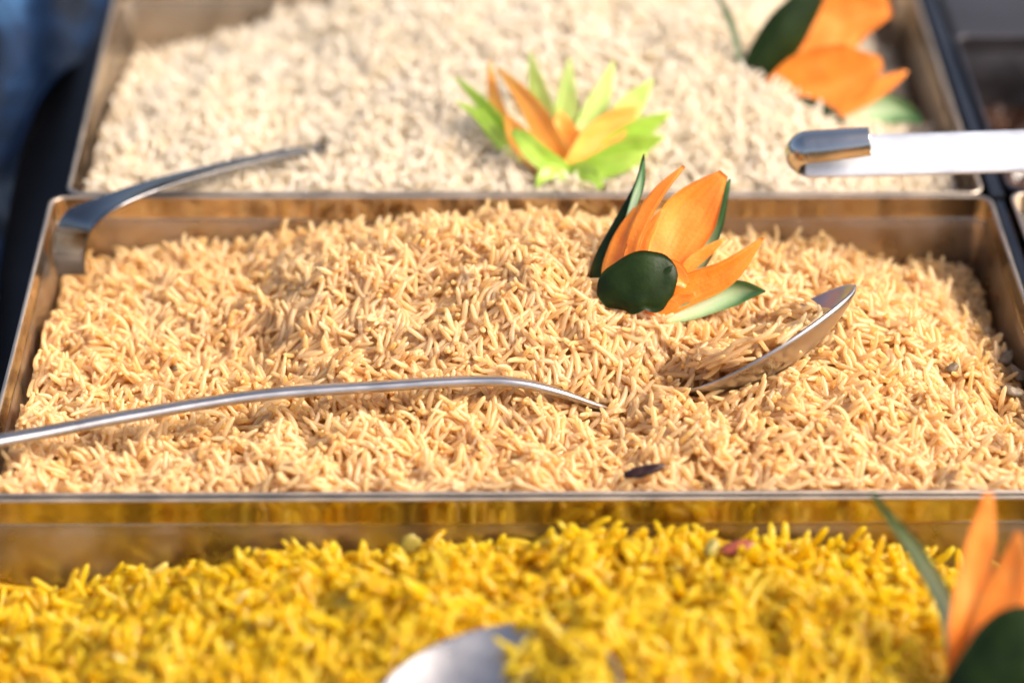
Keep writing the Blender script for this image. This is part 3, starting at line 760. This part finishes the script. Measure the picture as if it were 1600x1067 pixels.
# where the spoon bowl lies, first fill only up to its shell
def bowl_plan(pile, B, nn=160):
    """height of the inner bowl face on the pile grid (nan where there is none)"""
    H = np.full((pile.nx, pile.ny), np.nan)
    for rho in np.linspace(0, 1, 70):
        m = max(6, int(260*rho)); ang = np.linspace(0, 2*np.pi, m, endpoint=False)
        e = B.get('egg', .12)
        x = B['a']*rho*np.cos(ang); y = B['b']*rho*np.sin(ang)*(1-e*np.cos(ang)); z = -B['dep']*(1-rho**2.3)
        P = B['C']+x[:, None]*B['ex']+y[:, None]*B['ey']+z*B['ez']
        i = np.clip(((P[:, 0]-pile.x0)/pile.cell).astype(int), 0, pile.nx-1); j = np.clip(((P[:, 1]-pile.y0)/pile.cell).astype(int), 0, pile.ny-1)
        for a_, b_, c_ in zip(i, j, P[:, 2]):
            if np.isnan(H[a_, b_]) or H[a_, b_] > c_: H[a_, b_] = c_
    return H
BH = bowl_plan(pm, MB); inb = ~np.isnan(BH)
Tfull = pm.T.copy()
pm.H = np.minimum(pm.H, pm.T-2)
pm.T0 = np.where(inb, pm.T0-2.0, pm.T0)
print("golden", pm.run(30000, 0.22), pm.run(1300, 0.75, 2.8))
# loose rice pressed against the outside of the bowl
band = inb.copy()
for k_ in range(1, 13):
    for ax_ in (0, 1): band |= np.roll(inb, k_, ax_) | np.roll(inb, -k_, ax_)
near = (pm.gx-MB['C'][0])*side0[0]+(pm.gy-MB['C'][1])*side0[1] < -9      # the side towards the viewer
pm.ok = band & near; pm.gap = 0.45; pm.T = Tfull+.5
print("pressed", pm.run(420, .3, 2.0, tries=60000)); pm.ok = np.ones_like(inb); pm.T = Tfull.copy(); pm.gap = pm.r+.3
pm.n1 = len(pm.G); pm.H1 = pm.H.copy()
# second: rice inside the bowl, heaped towards the handle
kd_keep = pm.kd
sx = (pm.gx-MB['C'][0])*ex[0]+(pm.gy-MB['C'][1])*ex[1]            # plan distance towards the tip
pm.H = np.where(inb, np.fmax(np.nan_to_num(BH, nan=-99), pm.H), pm.H)
sy_ = (pm.gx-MB['C'][0])*side0[0]+(pm.gy-MB['C'][1])*side0[1]
fill = np.clip(9.0-0.22*(sx+4), 3.0, 10)
pm.T = np.where(inb & (sx < 18), np.maximum(np.nan_to_num(BH)+fill, Tfull), -90)
pm.ok = inb & (sx < 18)
pm.kd = None; print("in bowl", pm.run(520, 0.1, 2.0, tries=90000)); pm.kd = kd_keep; pm.T = Tfull; pm.ok[:] = True
build_heap(pm, "rice_heap", "heap of golden pilau rice filling the middle tray", M_gold, tray_m)

# ---- white rice
tb = tps(anchors([(120, 290, -8), (300, 297, -6), (500, 295, -5), (900, 295, -5), (1300, 290, -8), (1490, 290, -15),
    (160, 200, -14), (300, 190, -6), (500, 170, -2), (700, 160, 5), (1000, 150, 6), (1250, 180, 0), (1360, 190, -13), (1440, 190, -29),
    (200, 105, -33), (330, 65, -24), (480, 20, -12), (600, 0, -3), (700, 0, 2), (1000, 0, 3), (1200, 10, 0), (1330, 60, -20), (1400, 110, -32), (700, -28, -4), (1000, -28, -4)]))
rect = (PB[0]+inset, PB[1]-inset, PB[2]+inset-.6, PB[3]-inset)
pb = Pile(rect, tb, 10.8, 0.82, (.03, .06, .1, .14, .2), kd=KD_b, seed=5, nvar=30, nl=7, ns=5, start=4.5, amp=.6)
print("white", pb.run(26000, 0.2), pb.run(900, .75, 2.5))
build_heap(pb, "rice_heap", "heap of plain white rice filling the back tray", M_white, tray_b)

# ---- yellow rice
tf = tps(anchors([(0, 935, -33), (20, 930, -35), (130, 890, -30), (300, 880, -26), (450, 850, -21), (640, 855, -20), (800, 834, -15), (1000, 838, -16), (1200, 852, -18), (1400, 875, -20), (1600, 905, -32),
    (50, 1010, -24), (300, 960, -13), (600, 920, -6), (900, 915, -3), (1200, 930, -4), (1450, 960, -12), (1640, 1000, -24),
    (60, 1067, -20), (400, 1060, -8), (800, 1060, -6), (1200, 1060, -4), (1500, 1067, -12), (1700, 1067, -22), (800, 1300, -8), (200, 1300, -14), (1500, 1300, -14)]))
rect = (PF[0]+inset, PF[1]-inset, -112.0, PF[3]-inset)
pf = Pile(rect, tf, 14.4, 1.10, (.0, .02, .05, .08, .14), kd=KD_f, seed=9, nvar=40, nl=8, ns=7, tspread=.2)
BHf = bowl_plan(pf, FB); inf_ = ~np.isnan(BHf); Tfull = pf.T.copy()
pf.T = np.where(inf_, np.minimum(pf.T, np.nan_to_num(BHf)-2.4), pf.T); pf.H = np.minimum(pf.H, pf.T-2)
pf.T0 = np.where(inf_, np.minimum(pf.T0, pf.T)-3, pf.T0)
print("yellow", pf.run(9500, 0.2), pf.run(620, .8, 3.0))
pf.n1 = len(pf.G); pf.H1 = pf.H.copy()
sx = pf.gx-CF[0]; syf = pf.gy-CF[1]
pf.H = np.where(inf_, np.fmax(np.nan_to_num(BHf, nan=-99), pf.H), pf.H)
reg = inf_ & (sx+0.25*syf > 4+8*noise_grid(pf.nx, pf.ny, .10*pf.cell, 4)+4*noise_grid(pf.nx, pf.ny, .25*pf.cell, 6))
pf.T = np.where(reg, np.nan_to_num(BHf)+np.clip(.6+(sx-4)*.30, .5, 7), -90); pf.ok = reg; pf.kd = None
print("on spoon", pf.run(260, .3, 3.0, tries=90000)); pf.ok = inf_; pf.T = np.where(inf_, np.nan_to_num(BHf)+.2, -90); pf.run(7, 0, 1.0, tries=3000); pf.T = Tfull; pf.ok[:] = True
build_heap(pf, "rice_heap", "heap of bright yellow rice filling the front tray", M_yellow, tray_f)
# rest of the front heap, towards the viewer below the picture, is a plain packed surface
gx, gy = np.meshgrid(np.linspace(PF[0]+inset, PF[1]-inset, 50), np.linspace(PF[2]+inset, -112, 24), indexing='ij')
gz = tf(gx, gy)-2+rng.uniform(-1, 1, gx.shape)
Fq = [(i*24+j, (i+1)*24+j, (i+1)*24+j+1, i*24+j+1) for i in range(49) for j in range(23)]
rh = [o for o in sc.objects if o.name.startswith("rice_heap")][-1]
o = child("packed_rice", np.stack((gx.ravel(), gy.ravel(), gz.ravel()), 1), Fq, M_yellow, rh, tone=np.full(gx.size, .4)); o["kind"] = "stuff"

# ------------------------------------------------------------------ spices and onion
def chip(name, c, dims, ang, mat, label, cat, seed, tiltv=0.2, group=None, pile=None, lift=1.0):
    rg = random.Random(seed); nu, nv = 14, 9; V = []; F = []
    ca, sa = math.cos(ang), math.sin(ang)
    for i in range(nv):
        th = math.pi*i/(nv-1)
        for j in range(nu):
            a = 2*math.pi*j/nu
            x = math.sin(th)*math.cos(a); y = math.sin(th)*math.sin(a); z = math.cos(th)
            q = 1+0.35*noise.noise(Vector((x*1.6+seed, y*1.6, z*1.6)))+.15*noise.noise(Vector((x*4, y*4+seed, z*4)))
            x *= dims[0]/2*q; y *= dims[1]/2*q*(1-.3*x/dims[0]); z = z*dims[2]/2*q+0.18*x*x/dims[0]
            V.append((c[0]+x*ca-y*sa, c[1]+x*sa+y*ca+z*0, c[2]+z+tiltv*(x)))
    for i in range(nv-1):
        for j in range(nu): F.append((i*nu+j, i*nu+(j+1) % nu, (i+1)*nu+(j+1) % nu, (i+1)*nu+j))
    o = mesh(name, V, F, mat, loc=c); tag(o, label, cat, group); return o
def on(pile, px, py, lift):
    z = 0.0
    for _ in range(14):
        p = at(px, py, z); i = int(np.clip((p[0]-pile.x0)/pile.cell, 0, pile.nx-1)); j = int(np.clip((p[1]-pile.y0)/pile.cell, 0, pile.ny-1))
        z = .5*z+.5*(float(pile.H[max(i-3, 0):i+4, max(j-3, 0):j+4].max())+lift-.6)
    return at(px, py, z)
c = on(pm, 1006, 736, 2.8); chip("dark_clove", c, (11.5, 4.6, 2.4), 0.12, M_clove, "curled dark brown clove flake on the golden rice near the front rim", "spice", 4)
c = on(pm, 274, 575, 1.0); chip("herb_flake", c, (2.2, 2.0, .9), 0.9, M_grey, "tiny grey green herb flake left of centre in the golden rice", "spice", 8)
c = on(pm, 1488, 575, 1.2); chip("cardamom_bit", c, (5, 3.4, 2.6), 0.4, M_grey, "wet grey cardamom bit on the right slope of the golden rice", "spice", 12)
for q, (a, b) in enumerate(((1572, 560), (1590, 585), (1580, 612))):
    c = on(pm, a, b, 1.4); chip("spice_pod", c, (7.5, 4.5, 3.2), 1.0+q, M_grey,
        ("uppermost dark spice pod at the right edge of the golden rice", "middle dark spice pod at the right edge of the golden rice", "lowest dark spice pod at the right edge of the golden rice")[q], "spice", 20+q, group="dark spice pods at the right edge")
c = on(pf, 1152, 856, 1.5); chip("onion_piece", c, (10, 5, 3), 0.1, M_onion, "reddish fried onion piece against the wall behind the yellow rice", "onion", 31)
c = on(pf, 1112, 858, 3.2); chip("onion_piece", c, (5.5, 4, 5), 0.9, M_onionw, "pale translucent onion piece left of the reddish one in the yellow rice", "onion", 33)
c = on(pf, 640, 850, 2.6); chip("onion_piece", c, (6.5, 1.4, 6), 0.2, M_onionw, "pale green onion square standing against the steel above the yellow rice", "onion", 37, .1)
print("tris", sum(len(p.vertices)-2 for me in [m for m in bpy.data.meshes if m.name.startswith("rice_grains")] for p in me.polygons)); print("objects", len(sc.objects), "bowl azimuth", math.degrees(math.atan2(ex[1], ex[0])), "len", LB, "focus pts", depth_of(at(1100, 560, 0)), dA)
